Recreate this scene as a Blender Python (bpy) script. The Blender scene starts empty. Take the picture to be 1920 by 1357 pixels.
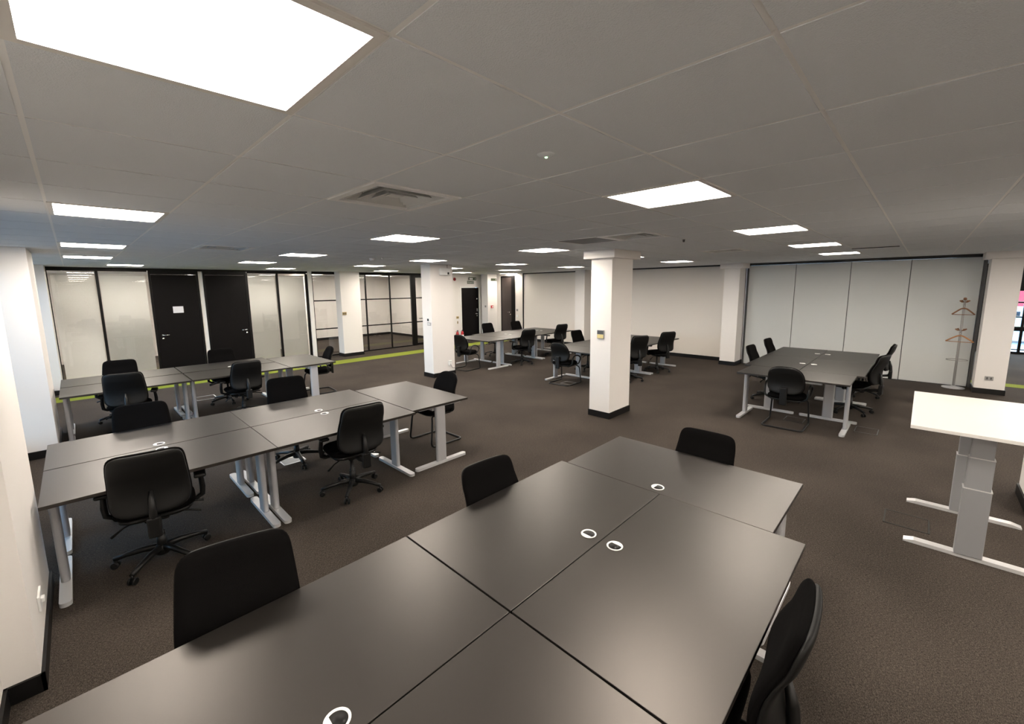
import bpy, bmesh, math, random
from mathutils import Vector, Matrix
random.seed(7)
PI = math.pi
C = bpy.context.scene.collection

# ------------------------------------------------------------------ materials
def node_mat(name):
    m = bpy.data.materials.new(name); m.use_nodes = True
    nt = m.node_tree; b = nt.nodes['Principled BSDF']
    return m, nt, b
def mat(name, col, rough=0.5, metal=0.0, spec=0.5, bump=0.0, bscale=200.0, var=0.0, vscale=3.0):
    m, nt, b = node_mat(name)
    b.inputs['Base Color'].default_value = (*col, 1)
    b.inputs['Roughness'].default_value = rough
    b.inputs['Metallic'].default_value = metal
    b.inputs['Specular IOR Level'].default_value = spec
    tc = nt.nodes.new('ShaderNodeTexCoord')
    if var > 0:
        n = nt.nodes.new('ShaderNodeTexNoise'); n.inputs['Scale'].default_value = vscale
        n.inputs['Detail'].default_value = 4
        nt.links.new(tc.outputs['Object'], n.inputs['Vector'])
        mx = nt.nodes.new('ShaderNodeMix'); mx.data_type = 'RGBA'
        mx.inputs[6].default_value = (*[c * (1 - var) for c in col], 1)
        mx.inputs[7].default_value = (*[min(1, c * (1 + var)) for c in col], 1)
        nt.links.new(n.outputs['Fac'], mx.inputs[0]); nt.links.new(mx.outputs[2], b.inputs['Base Color'])
    if bump > 0:
        n2 = nt.nodes.new('ShaderNodeTexNoise'); n2.inputs['Scale'].default_value = bscale
        n2.inputs['Detail'].default_value = 3
        nt.links.new(tc.outputs['Object'], n2.inputs['Vector'])
        bp = nt.nodes.new('ShaderNodeBump'); bp.inputs['Strength'].default_value = bump
        bp.inputs['Distance'].default_value = 0.002
        nt.links.new(n2.outputs['Fac'], bp.inputs['Height']); nt.links.new(bp.outputs['Normal'], b.inputs['Normal'])
    return m
def emit_mat(name, col, s):
    m, nt, b = node_mat(name)
    b.inputs['Base Color'].default_value = (0.8, 0.8, 0.8, 1)
    b.inputs['Emission Color'].default_value = (*col, 1); b.inputs['Emission Strength'].default_value = s
    return m
def glass_mat(name, tint=(1, 1, 1), refl=1.0, rough=0.0):
    m = bpy.data.materials.new(name); m.use_nodes = True; nt = m.node_tree; nt.nodes.clear()
    o = nt.nodes.new('ShaderNodeOutputMaterial'); mx = nt.nodes.new('ShaderNodeMixShader')
    t = nt.nodes.new('ShaderNodeBsdfTransparent'); t.inputs['Color'].default_value = (*tint, 1)
    g = nt.nodes.new('ShaderNodeBsdfGlossy'); g.inputs['Roughness'].default_value = rough
    f = nt.nodes.new('ShaderNodeFresnel'); f.inputs['IOR'].default_value = 1.45
    ml = nt.nodes.new('ShaderNodeMath'); ml.operation = 'MULTIPLY'; ml.inputs[1].default_value = refl
    nt.links.new(f.outputs[0], ml.inputs[0]); nt.links.new(ml.outputs[0], mx.inputs[0])
    nt.links.new(t.outputs[0], mx.inputs[1]); nt.links.new(g.outputs[0], mx.inputs[2]); nt.links.new(mx.outputs[0], o.inputs['Surface'])
    return m
def carpet_mat(name, dark, light):
    m, nt, b = node_mat(name)
    b.inputs['Roughness'].default_value = 0.95; b.inputs['Specular IOR Level'].default_value = 0.15
    tc = nt.nodes.new('ShaderNodeTexCoord')
    def stretched(sx, sy, rz=0.0):
        mp = nt.nodes.new('ShaderNodeMapping'); mp.inputs['Scale'].default_value = (sx, sy, 1); mp.inputs['Rotation'].default_value = (0, 0, rz)
        nt.links.new(tc.outputs['Object'], mp.inputs['Vector'])
        n = nt.nodes.new('ShaderNodeTexNoise'); n.inputs['Scale'].default_value = 1.0; n.inputs['Detail'].default_value = 2.5
        nt.links.new(mp.outputs[0], n.inputs['Vector']); return n
    a = stretched(300, 75); c = stretched(75, 300); big = stretched(0.8, 0.8)
    mx = nt.nodes.new('ShaderNodeMath'); mx.operation = 'MAXIMUM'
    nt.links.new(a.outputs['Fac'], mx.inputs[0]); nt.links.new(c.outputs['Fac'], mx.inputs[1])
    ad = nt.nodes.new('ShaderNodeMath'); ad.operation = 'MULTIPLY_ADD'; ad.inputs[1].default_value = 0.18
    nt.links.new(big.outputs['Fac'], ad.inputs[0]); nt.links.new(mx.outputs[0], ad.inputs[2])
    r = nt.nodes.new('ShaderNodeValToRGB'); r.color_ramp.elements[0].position = 0.55; r.color_ramp.elements[1].position = 0.86
    r.color_ramp.elements[0].color = (*dark, 1); r.color_ramp.elements[1].color = (*light, 1)
    nt.links.new(ad.outputs[0], r.inputs[0]); nt.links.new(r.outputs[0], b.inputs['Base Color'])
    bp = nt.nodes.new('ShaderNodeBump'); bp.inputs['Strength'].default_value = 0.6; bp.inputs['Distance'].default_value = 0.004
    nt.links.new(mx.outputs[0], bp.inputs['Height']); nt.links.new(bp.outputs['Normal'], b.inputs['Normal'])
    return m

WARM = (1.0, 0.905, 0.80)
M = dict(
    carpet=carpet_mat('carpet_brown', (0.023, 0.0185, 0.0152), (0.118, 0.096, 0.079)),
    carpet_green=carpet_mat('carpet_green', (0.17, 0.205, 0.024), (0.27, 0.32, 0.045)),
    wall=mat('wall_paint', (0.80, 0.765, 0.73), 0.7, bump=0.12, bscale=90),
    beige=mat('beige_panel', (0.74, 0.69, 0.63), 0.65, bump=0.1, bscale=120),
    fold=mat('folding_panel', (0.60, 0.615, 0.60), 0.55, bump=0.1, bscale=150, spec=0.3),
    tile=mat('ceiling_tile', (0.74, 0.77, 0.80), 0.9, bump=0.9, bscale=260, spec=0.1, var=0.05, vscale=350),
    grid=mat('ceiling_tbar', (0.84, 0.84, 0.83), 0.4),
    skirt=mat('black_skirting', (0.006, 0.0055, 0.0055), 0.45, spec=0.3),
    frame=mat('black_frame', (0.005, 0.0045, 0.0045), 0.38, spec=0.2),
    gloss=mat('gloss_black_track', (0.01, 0.01, 0.01), 0.08, spec=0.8),
    door=mat('dark_door', (0.005, 0.004, 0.0042), 0.42, spec=0.12, var=0.15, vscale=6),
    door_brown=mat('dark_brown_door', (0.028, 0.020, 0.017), 0.4, var=0.2, vscale=8),
    white=mat('white_plastic', (0.82, 0.82, 0.80), 0.35),
    white_paint=mat('white_gloss_paint', (0.84, 0.82, 0.78), 0.4),
    lamp_frame=mat('lamp_frame', (0.72, 0.70, 0.66), 0.4),
    lamp=emit_mat('lamp_diffuser', WARM, 46.0),
    black_top=mat('black_laminate', (0.006, 0.0053, 0.0049), 0.40, spec=0.88, bump=0.05, bscale=900),
    black_edge=mat('black_edging', (0.008, 0.008, 0.008), 0.5),
    silver=mat('silver_powder_coat', (0.52, 0.52, 0.535), 0.38, metal=0.35),
    silver_lt=mat('pale_silver_foot', (0.72, 0.72, 0.72), 0.33, metal=0.3),
    greyleg=mat('grey_telescopic_leg', (0.33, 0.335, 0.345), 0.45, metal=0.25),
    chrome=mat('satin_chrome', (0.72, 0.71, 0.69), 0.2, metal=1.0),
    fabric=mat('black_fabric', (0.0032, 0.0029, 0.0029), 0.95, spec=0.05, bump=0.5, bscale=700),
    plastic=mat('black_plastic', (0.0065, 0.0066, 0.0065), 0.4, spec=0.35, bump=0.06, bscale=500),
    shell=mat('black_backrest_shell', (0.0055, 0.0055, 0.0052), 0.5, spec=0.25, bump=0.1, bscale=500),
    brass=mat('brass_plate', (0.52, 0.39, 0.17), 0.35, metal=0.7),
    yellow=mat('pale_yellow_plastic', (0.72, 0.60, 0.27), 0.5),
    darkgrey=mat('dark_grey_plastic', (0.07, 0.07, 0.07), 0.4),
    midgrey=mat('mid_grey_plastic', (0.33, 0.32, 0.31), 0.5),
    red=mat('red_paint', (0.45, 0.025, 0.03), 0.35),
    green_sign=mat('green_sign', (0.055, 0.075, 0.035), 0.5),
    wood=mat('hanger_wood', (0.42, 0.19, 0.075), 0.4, var=0.2, vscale=40),
    wood_dk=mat('dark_hanger_wood', (0.22, 0.10, 0.045), 0.4, var=0.2, vscale=40),
    paper=mat('white_paper', (0.80, 0.79, 0.82), 0.8),
    blind=mat('blind_slat', (0.93, 0.925, 0.90), 0.6),
    glass=glass_mat('clear_glass', (0.965, 0.97, 0.965), 1.7),
    glass_out=glass_mat('window_glass', (0.92, 0.96, 0.97), 1.0),
    led=emit_mat('green_led', (0.45, 1.0, 0.40), 9.0),
    vent=mat('vent_louvre', (0.55, 0.55, 0.53), 0.5),
    vent_dark=mat('vent_interior', (0.02, 0.02, 0.018), 0.8),
    ground=mat('pavement', (0.55, 0.55, 0.54), 0.9, var=0.2, vscale=0.6),
    car_red=mat('red_car_paint', (0.62, 0.05, 0.07), 0.3),
    car_white=mat('white_car_paint', (0.85, 0.85, 0.82), 0.3),
    car_yellow=mat('yellow_car_band', (0.80, 0.78, 0.22), 0.4),
    car_glass=mat('dark_car_window', (0.03, 0.04, 0.05), 0.1),
    tyre=mat('tyre_rubber', (0.015, 0.015, 0.015), 0.8),
    added_ground=mat('added_dark_ground', (0.10, 0.10, 0.10), 0.9, var=0.2, vscale=0.6),
    facade=mat('pale_facade', (0.62, 0.63, 0.64), 0.85, var=0.08, vscale=2),
)

def translucent(m, fac):
    nt = m.node_tree; b = nt.nodes['Principled BSDF']; o = nt.nodes['Material Output']
    t = nt.nodes.new('ShaderNodeBsdfTranslucent'); t.inputs['Color'].default_value = b.inputs['Base Color'].default_value
    mx = nt.nodes.new('ShaderNodeMixShader'); mx.inputs[0].default_value = fac
    nt.links.new(b.outputs[0], mx.inputs[1]); nt.links.new(t.outputs[0], mx.inputs[2]); nt.links.new(mx.outputs[0], o.inputs['Surface'])
translucent(M['blind'], 0.28)
M['black_top'].node_tree.nodes['Principled BSDF'].inputs['Specular Tint'].default_value = (1.0, 0.91, 0.83, 1)
# ------------------------------------------------------------------ mesh builder
class MB:
    def __init__(s): s.bm = bmesh.new()
    def box(s, x0, x1, y0, y1, z0, z1, mtx=None):
        v = [s.bm.verts.new(p) for p in ((x0,y0,z0),(x1,y0,z0),(x1,y1,z0),(x0,y1,z0),(x0,y0,z1),(x1,y0,z1),(x1,y1,z1),(x0,y1,z1))]
        for f in ((0,3,2,1),(4,5,6,7),(0,1,5,4),(1,2,6,5),(2,3,7,6),(3,0,4,7)): s.bm.faces.new([v[i] for i in f])
        if mtx is not None:
            for q in v: q.co = mtx @ q.co
        return s
    def rbox(s, x0, x1, y0, y1, z0, z1, r=0.004, seg=2, mtx=None):
        t = bmesh.new(); o = s.bm; s.bm = t; s.box(x0,x1,y0,y1,z0,z1); s.bm = o
        bmesh.ops.bevel(t, geom=list(t.edges), offset=r, segments=seg, profile=0.5, affect='EDGES')
        return s.merge(t, mtx)
    def vbox(s, x0, x1, y0, y1, z0, z1, r=0.02, seg=4):            # vertical edges rounded
        t = bmesh.new(); o = s.bm; s.bm = t; s.box(x0,x1,y0,y1,z0,z1); s.bm = o
        es = [e for e in t.edges if abs(e.verts[0].co.z - e.verts[1].co.z) > 1e-5]
        bmesh.ops.bevel(t, geom=es, offset=r, segments=seg, profile=0.5, affect='EDGES')
        return s.merge(t)
    def merge(s, t, mtx=None):
        mp = {}
        for v in t.verts: mp[v] = s.bm.verts.new(mtx @ v.co if mtx is not None else v.co)
        for f in t.faces:
            try: nf = s.bm.faces.new([mp[v] for v in f.verts]); nf.smooth = f.smooth
            except ValueError: pass
        t.free(); return s
    def tube(s, pts, r, n=10, closed=False, rs=None):
        pts = [Vector(p) for p in pts]; m = len(pts); rings = []
        prev = None
        for i, p in enumerate(pts):
            if closed: d = pts[(i+1) % m] - pts[i-1]
            else: d = pts[min(i+1, m-1)] - pts[max(i-1, 0)]
            d.normalize()
            if prev is None:
                a = Vector((0,0,1)) if abs(d.z) < 0.9 else Vector((1,0,0))
                u = d.cross(a).normalized()
            else:
                u = (prev - d * prev.dot(d)).normalized()
            prev = u; w = d.cross(u)
            rr = rs[i] if rs else r
            rings.append([s.bm.verts.new(p + (u*math.cos(2*PI*k/n) + w*math.sin(2*PI*k/n))*rr) for k in range(n)])
        for i in range(m if closed else m-1):
            A, B = rings[i], rings[(i+1) % m]
            for k in range(n):
                f = s.bm.faces.new((A[k], A[(k+1)%n], B[(k+1)%n], B[k])); f.smooth = True
        if not closed:
            s.bm.faces.new(rings[0][::-1]); s.bm.faces.new(rings[-1])
        return s
    def lathe(s, prof, c=(0,0,0), n=24, axis='z'):
        rings = []
        def P(r, h, k):
            a = 2*PI*k/n; x, y = r*math.cos(a), r*math.sin(a)
            q = {'z':(x,y,h), 'y':(x,h,y), 'x':(h,x,y)}[axis]
            return (q[0]+c[0], q[1]+c[1], q[2]+c[2])
        for r, h in prof:
            if r < 1e-6: rings.append([s.bm.verts.new(P(0,h,0))])
            else: rings.append([s.bm.verts.new(P(r,h,k)) for k in range(n)])
        for A, B in zip(rings, rings[1:]):
            for k in range(n):
                q = []
                for v in (A[k%len(A)], A[(k+1)%len(A)], B[(k+1)%len(B)], B[k%len(B)]):
                    if v not in q: q.append(v)
                if len(q) > 2:
                    try: f = s.bm.faces.new(q); f.smooth = True
                    except ValueError: pass
        return s
    def prism(s, poly, z0, z1, mtx=None):
        a = [s.bm.verts.new((x,y,z0)) for x,y in poly]; b = [s.bm.verts.new((x,y,z1)) for x,y in poly]
        n = len(poly); s.bm.faces.new(a[::-1]); s.bm.faces.new(b)
        for i in range(n): s.bm.faces.new((a[i], a[(i+1)%n], b[(i+1)%n], b[i]))
        if mtx is not None:
            for q in a+b: q.co = mtx @ q.co
        return s
    def pad(s, w0, w1, h0, h1, ysurf, th, nt=5.0, nb=5.0, curve=0.0, nu=12, nv=16, plane='xz', pillow=0.5):
        """Upholstered pad: outline rounded, width goes w0 (low) to w1 (high) along h, ysurf(t) = centre depth."""
        F, B = [], []
        for j in range(nv+1):
            a = (1 - math.cos(PI*j/nv))/2; t = 0.004 + a*0.992
            q = abs(2*t-1); n = nt if t > .5 else nb
            W = (w0 + (w1-w0)*t) * (1 - q**n)**(1.0/n) * 0.5
            rf, rb = [], []
            for i in range(nu+1):
                u = math.sin((i/nu - .5)*PI); x = u*W
                T = th*0.5*max(0.0,(1-abs(u)**6))**pillow*max(0.0,(1-q**14))**pillow
                yc = ysurf(t) + curve*(x/(w0*.5))**2
                h = h0 + (h1-h0)*t
                pf = (x, yc+T, h); pb = (x, yc-T, h)
                if plane == 'xy': pf = (x, h, yc+T); pb = (x, h, yc-T)
                edge = i in (0, nu)
                vf = s.bm.verts.new(pf); rf.append(vf); rb.append(vf if edge else s.bm.verts.new(pb))
            F.append(rf); B.append(rb)
        for G, flip in ((F, 0), (B, 1)):
            for j in range(nv):
                for i in range(nu):
                    q = [G[j][i], G[j][i+1], G[j+1][i+1], G[j+1][i]]
                    try: f = s.bm.faces.new(q[::-1] if flip else q); f.smooth = True
                    except ValueError: pass
        for r in (0, nv):
            for i in range(nu):
                q = []
                for v in (F[r][i], F[r][i+1], B[r][i+1], B[r][i]):
                    if v not in q: q.append(v)
                if len(q) > 2:
                    try: f = s.bm.faces.new(q); f.smooth = True
                    except ValueError: pass
        return s
    def build(s, name, m, parent=None, loc=None, smooth=False):
        bmesh.ops.recalc_face_normals(s.bm, faces=s.bm.faces)
        me = bpy.data.meshes.new(name); s.bm.to_mesh(me); s.bm.free()
        me.materials.append(M[m] if isinstance(m, str) else m)
        if smooth:
            for p in me.polygons: p.use_smooth = True
        o = bpy.data.objects.new(name, me); C.objects.link(o)
        if parent: o.parent = parent
        if loc: o.location = loc
        return o

def tag(o, label, cat, group=None, kind=None):
    if label: o['label'] = label
    if cat: o['category'] = cat
    if group: o['group'] = group
    if kind: o['kind'] = kind
    return o
def thing(name, label, cat, loc=(0,0,0), rotz=0.0, group=None):
    o = bpy.data.objects.new(name, None); C.objects.link(o); o.empty_display_size = 0.1
    o.location = loc; o.rotation_euler = (0,0,rotz)
    return tag(o, label, cat, group)
def struct(o, label=None):
    o['kind'] = 'structure'
    if label: o['label'] = label
    return o
def dup(root, loc, rotz, label, sz=1.0, group=None):
    r = root.copy(); C.objects.link(r); r.location = loc; r.rotation_euler = (0,0,rotz); r.scale = (1,1,sz)
    r['label'] = label
    if group: r['group'] = group
    for ch in list(root.children):
        c = ch.copy(); C.objects.link(c); c.parent = r
        for g in list(ch.children):
            d = g.copy(); C.objects.link(d); d.parent = c
    return r
def R(d): return math.radians(d)

# ================================================================== room shell
H = 2.64
YP = 11.93            # plane of the glazed partition
XR = 12.45            # plane of the folding wall
struct(MB().box(-0.95, 19.5, -7.1, 16.6, -0.12, 0.0).build('floor', 'carpet'), 'dark brown woven carpet floor')
# green carpet bands let into the floor (carpet stripes, flush)
g = MB().box(-0.74, 12.0, 10.22, 10.82, 0.0, 0.0015).build('trim_1', 'carpet_green'); struct(g, 'lime green carpet band along the glazed offices')
g = MB().box(13.0, 13.4, -7.0, -2.25, 0.0, 0.0015).build('trim_2', 'carpet_green'); struct(g, 'lime green carpet band beyond the right-hand column')

# ---- lights and vents occupy whole tiles
LIGHTS = [(u, v) for v in (-1, 4, 9, 13) for u in (0, 4, 8, 12, 16)] + [(1,17),(6,17),(11,17),(16,17),(20,17)]
HIDDEN_LIGHTS = [(u, v) for v in (-6, -10) for u in (0, 4, 8, 12, 16)] + [(21,-6),(26,-6)]  # unseen panels added so the areas out of view are not too dark
ADDED_ROOM_LIGHTS = [(0, 21), (2, 21), (5, 21), (7, 21), (1, 21), (3, 21), (6, 21), (10, 21), (14, 21), (10, 24), (14, 24)]  # panels added to brighten the blinds and the rooms behind the glass
VENTS = [(2,1), (7,1), (12,1), (2,8)]
holes = set(LIGHTS + HIDDEN_LIGHTS + ADDED_ROOM_LIGHTS + VENTS + [(7,2)])
T = 0.6
tb = MB(); gr = MB()
U0, U1, V0, V1 = -2, 33, -12, 28
for u in range(U0, U1):
    for v in range(V0, V1):
        if (u, v) in holes: continue
        g_ = 0.0075
        tb.box(u*T+g_, (u+1)*T-g_, v*T+g_, (v+1)*T-g_, H, H+0.018)
ceil = struct(tb.build('ceiling', 'tile'), 'grey speckled tile ceiling')
for u in range(U0, U1+1): gr.box(u*T-0.012, u*T+0.012, V0*T, V1*T, H+0.002, H+0.03)
for v in range(V0, V1+1): gr.box(U0*T, U1*T, v*T-0.012, v*T+0.012, H+0.0025, H+0.0305)
gr.box(U0*T, U1*T, V0*T, V1*T, H+0.16, H+0.20)
gr.build('ceiling_grid', 'grid', ceil)

# ---- left wall: piers with window bays between
wl = MB()
wl.box(-0.95, -0.41, -7.1, 1.68, 0, H+.1)
for y0, y1 in ((1.68, 2.85), (6.40, 7.55), (11.10, 12.02)): wl.box(-0.95, -0.28, y0, y1, 0, H+.1)
for y0, y1 in ((2.85, 6.40), (7.55, 11.10)):
    wl.box(-0.95, -0.70, y0, y1, 0, 0.25); wl.box(-0.95, -0.70, y0, y1, 2.45, H+.1)
struct(wl.build('wall_left', 'wall'), 'white wall of projecting piers along the windows')
bl = MB()
bl.box(-0.41, -0.395, -7, 1.68, 0, .1)
for y0, y1 in ((1.68, 2.85), (6.40, 7.55), (11.10, 11.90)):
    bl.box(-0.28, -0.265, y0-.015, y1+.015, 0, .1)
    bl.box(-0.70, -0.265, y0-.015, y0, 0, .1); bl.box(-0.70, -0.265, y1, y1+.015, 0, .1)
for y0, y1 in ((2.85, 6.40), (7.55, 11.10)): bl.box(-0.70, -0.685, y0+.015, y1-.015, 0, .1)
struct(bl.build('baseboard_left', 'skirt'), 'black skirting round the white window piers')
for n, (y0, y1) in enumerate(((2.85, 6.40), (7.55, 11.10)), 1):
    w = MB()
    for yy in (y0+.02, (y0*2+y1)/3, (y0+2*y1)/3, y1-.02): w.box(-0.90, -0.84, yy-.025, yy+.025, .25, 2.45)
    for zz in (.275, .95, 2.425): w.box(-0.90, -0.84, y0, y1, zz-.025, zz+.025)
    w = struct(w.build('window_%d' % n, 'white_paint'), 'tall window between the white piers')
    MB().box(-0.875, -0.865, y0+.03, y1-.03, .28, 2.42).build('pane', 'glass_out', w)

# ---- glazed office partition at y = YP
def panel(n, x0, x1, label, frame_l=.03, frame_r=.0, transoms=(), blind=False):
    m = MB()
    m.box(x0, x1, YP-.03, YP+.03, 2.56, H+.01); m.box(x0, x1, YP-.03, YP+.03, 0, .04)
    if frame_l: m.box(x0-frame_l/2, x0+frame_l/2, YP-.03, YP+.03, .04, 2.56)
    if frame_r: m.box(x1-frame_r/2, x1+frame_r/2, YP-.03, YP+.03, .04, 2.56)
    for z in transoms: m.box(x0+frame_l/2, x1-frame_r/2-.001, YP-.012, YP+.012, z-.018, z+.018)
    w = struct(m.build('window_%d' % n, 'frame'), label)
    MB().box(x0+.001, x1-.001, YP-.005, YP+.005, .04, 2.56).build('pane', 'glass', w)
    return w
panel(3, -0.28, 0.49, 'tall glazed office panel by the window pier', .03)
panel(4, 0.49, 1.365, 'tall glazed office panel left of the notice door', .05)
panel(5, 3.465, 4.22, 'glazed office panel right of the second black door', .02)
panel(6, 4.22, 5.03, 'glazed office panel left of the clear meeting room', .055, .06)
panel(7, 5.20, 6.92, 'clear glazed panel partly behind the white column', .02, 0, (0.87, 1.75))
panel(8, 6.92, 7.82, 'clear glazed panel with black bars right of the white column', .03, 0, (0.87, 1.75))
panel(9, 7.82, 8.66, 'clear glazed panel beside the glass door', .03, 0, (0.87, 1.75))
panel(10, 9.66, 10.30, 'clear glazed panel behind the slim white column', .04, .04, (0.87, 1.75))
# pale mullion strips
struct(MB().box(5.065, 5.18, YP-.06, YP+.06, 0, H).build('trim_3', 'white_paint'), 'white post between blinds and clear glazing')
struct(MB().box(2.365, 2.455, YP-.02, YP+.03, 0, 2.56).build('trim_4', 'white_paint'), 'white strip between two black office doors')
# bulkhead head line above
struct(MB().box(-0.28, 10.3, YP-.045, YP-.031, 2.585, H+.005).build('trim_5', 'frame'), 'black head rail over the glazed offices')

def handle(parent, x, y, z, d, out=-1):
    """lever handle on a y-facing door; d = lever direction in x"""
    m = MB().lathe([(0,0),(.026,0),(.026,.008),(.011,.01),(.011,.045),(0,.045)], (0,0,0), 16, 'y')
    m.tube([(0,.04,0),(d*.03,.045,0),(d*.125,.045,0)], .0095, 10)
    m.lathe([(0,0),(.024,0),(.024,.008),(0,.008)], (0,0,-.085), 16, 'y')
    o = m.build('door_handle', 'chrome', parent, (x, y, z)); o.rotation_euler = (0,0,0) if out > 0 else (PI,0,0)
    o['label'] = 'chrome lever handle'
    if out < 0:
        for v in o.data.vertices: v.co.z = -v.co.z
        o.data.flip_normals()
    return o
def leafdoor(n, x0, x1, hx, hd, label, m='door'):
    f = MB()
    f.box(x0, x0+.04, YP-.04, YP+.04, 0, H); f.box(x1-.04, x1, YP-.04, YP+.04, 0, H); f.box(x0+.04, x1-.04, YP-.04, YP+.04, 2.50, H)
    d = struct(f.build('door_%d' % n, 'frame'), label)
    lf = MB().rbox(x0+.043, x1-.043, YP-.03, YP+.015, .008, 2.495, .003).build('door_leaf', m, d)
    handle(d, hx, YP-.03, 1.02, hd, -1)
    return d
leafdoor(1, 1.38, 2.36, 1.52, 1, 'black office door with a white notice')
leafdoor(2, 2.46, 3.45, 3.34, -1, 'plain black office door right of the notice door')
pn = MB().box(1.775, 1.985, YP-.034, YP-.032, 1.555, 1.715).build('paper_notice', 'paper')
tag(pn, 'white paper notice stuck on the left black office door', 'notice')
# glass door
f = MB(); f.box(8.67, 8.86, YP-.04, YP+.04, 0, H); f.box(9.56, 9.64, YP-.04, YP+.04, 0, H); f.box(8.86, 9.56, YP-.04, YP+.04, 2.48, H)
f.box(8.86, 9.56, YP-.025, YP+.025, .005, .09)
for z in (.87, 1.75): f.box(8.86, 9.56, YP-.014, YP+.014, z-.018, z+.018)
d3 = struct(f.build('door_3', 'frame'), 'black framed glass door beside the slim white column')
MB().box(8.86, 9.56, YP-.006, YP+.006, .09, 2.48).build('pane', 'glass', d3)
m = MB().tube([(8.99, YP-.05, .99), (9.13, YP-.05, .99)], .012).tube([(8.99, YP-.05, .99), (8.99, YP-.006, .99)], .012)
m.build('door_handle', 'frame', d3)

# venetian blinds: each blind one thing, its slats a pattern
def blind(x0, x1, label, tilt=80):
    t = thing('venetian_blind', label, 'blind', (0,0,0), 0, 'venetian blinds in the office glazing')
    m = MB(); z = .10
    while z < 2.46:
        c, s = math.cos(R(tilt))*.0135, math.sin(R(tilt))*.0135
        for a, b in (((-c, -s), (c, s)),):
            y = YP+.07
            m.box(-.5*(x1-x0)+.02, .5*(x1-x0)-.02, -.0135, .0135, -.0004, .0004, Matrix.Translation(((x0+x1)/2, y, z)) @ Matrix.Rotation(R(tilt), 4, 'X'))
        z += .024
    m.build('slats', 'blind', t)
    MB().box(x0+.02, x1-.02, YP+.05, YP+.09, 2.47, 2.51).build('head_rail', 'white_paint', t)
    MB().box(x0+.02, x1-.02, YP+.058, YP+.082, .065, .085).build('bottom_rail', 'white_paint', t)
blind(-.25, .47, 'grey venetian blind in the leftmost glazed panel', 52)
blind(.51, 1.35, 'bright venetian blind just left of the notice door')
blind(3.48, 4.20, 'white venetian blind just right of the second black door')
blind(4.25, 5.0, 'white venetian blind beside the white post')

# rooms behind the partition
wf = MB()
wf.box(-0.95, 10.42, 16.4, 16.55, 0, H+.1)
wf.box(10.30, 10.45, YP-.05, 16.4, 0, H+.1)
wf.box(5.07, 5.17, YP+.07, 16.4, 0, H+.1)
wf.box(2.36, 2.46, YP+.07, 16.4, 0, H+.1)
wf.box(-0.95, -0.85, 12.02, 16.4, 0, H+.1)
# exit wall with door opening 11.0-12.0
wf.box(10.45, 11.0, YP, YP+.15, 0, H+.1); wf.box(12.0, 12.9, YP, YP+.15, 0, H+.1); wf.box(11.0, 12.0, YP, YP+.15, 2.12, H+.1)
wf.box(10.9, 12.2, YP+.5, YP+.6, 0, H+.1)
struct(wf.build('wall_far', 'wall'), 'cream white far wall with the exit door')
bf = MB()
bf.box(5.17, 10.30, 16.385, 16.4, 0, .1); bf.box(10.285, 10.30, YP+.04, 16.385, 0, .1); bf.box(5.17, 5.185, YP+.08, 16.385, 0, .1)
bf.box(10.45, 10.96, YP-.015, YP, 0, .1); bf.box(12.04, 12.40, YP-.015, YP, 0, .1)
struct(bf.build('baseboard_far', 'skirt'), 'black skirting of the far wall and meeting room')

# exit door
f = MB(); f.box(10.96, 11.02, YP-.02, YP+.12, 0, 2.16); f.box(11.98, 12.04, YP-.02, YP+.12, 0, 2.16); f.box(11.02, 11.98, YP-.02, YP+.12, 2.10, 2.16)
d4 = struct(f.build('door_4', 'white_paint'), 'black exit door in a white frame')
MB().rbox(11.025, 11.975, YP+.02, YP+.065, .006, 2.096, .003).build('door_leaf', 'door', d4)
handle(d4, 11.86, YP+.02, 1.02, -1, -1)
MB().rbox(11.84, 11.90, YP+.004, YP+.02, 1.12, 1.24, .004).build('door_lock', 'chrome', d4)
MB().lathe([(0,0),(.03,0),(.03,-.012),(0,-.014)], (11.87, YP+.02, 1.64), 16, 'y').build('door_stud', 'chrome', d4)

# right wall: door 5, beige panels, folding wall
wr = MB()
wr.box(12.5, 12.9, 11.15, YP, 0, H+.1); wr.box(12.5, 12.9, 9.90, 10.33, 0, H+.1); wr.box(12.56, 12.9, 10.33, 11.15, 2.56, H+.1); wr.box(12.75, 12.9, 10.33, 11.15, 0, 2.56)
wr.box(12.5, 12.9, 1.93, 9.86, 0, 2.60)
wr.box(12.6, 12.9, 1.93, 9.9, 2.60, H+.1)
wr = struct(wr.build('wall_right', 'beige'), 'beige right-hand wall behind the desks')
bm_ = MB(); bm_.box(12.485, 12.5, 1.86, 9.86, 0, .1); bm_.box(12.485, 12.5, 9.9, 10.30, 0, .1)
struct(bm_.build('baseboard_right', 'skirt'), 'black skirting of the beige wall')
struct(MB().box(12.47, 12.5, 9.865, 9.90, 0, H).build('trim_6', 'frame'), 'black upright strip at the end of the beige wall')
struct(MB().box(12.48, 12.6, 2.3, 9.86, 2.602, H+.005).build('trim_7', 'gloss'), 'black ceiling track over the beige wall')
f = MB(); f.box(12.47, 12.74, 10.33, 10.52, 0, 2.56); f.box(12.5, 12.74, 11.11, 11.15, 0, 2.56); f.box(12.5, 12.74, 10.52, 11.11, 2.50, 2.56)
d5 = struct(f.build('door_5', 'frame'), 'dark brown door near the exit')
MB().rbox(12.51, 12.555, 10.525, 11.105, .006, 2.495, .003).build('door_leaf', 'door_brown', d5)
m = MB().tube([(12.51,10.62,1.09),(12.455,10.62,1.09),(12.455,10.73,1.09)], .011).lathe([(0,0),(.025,0),(.025,-.008),(0,-.008)], (12.51,10.62,1.0), 14, 'x')
m.build('door_handle', 'chrome', d5)

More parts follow.
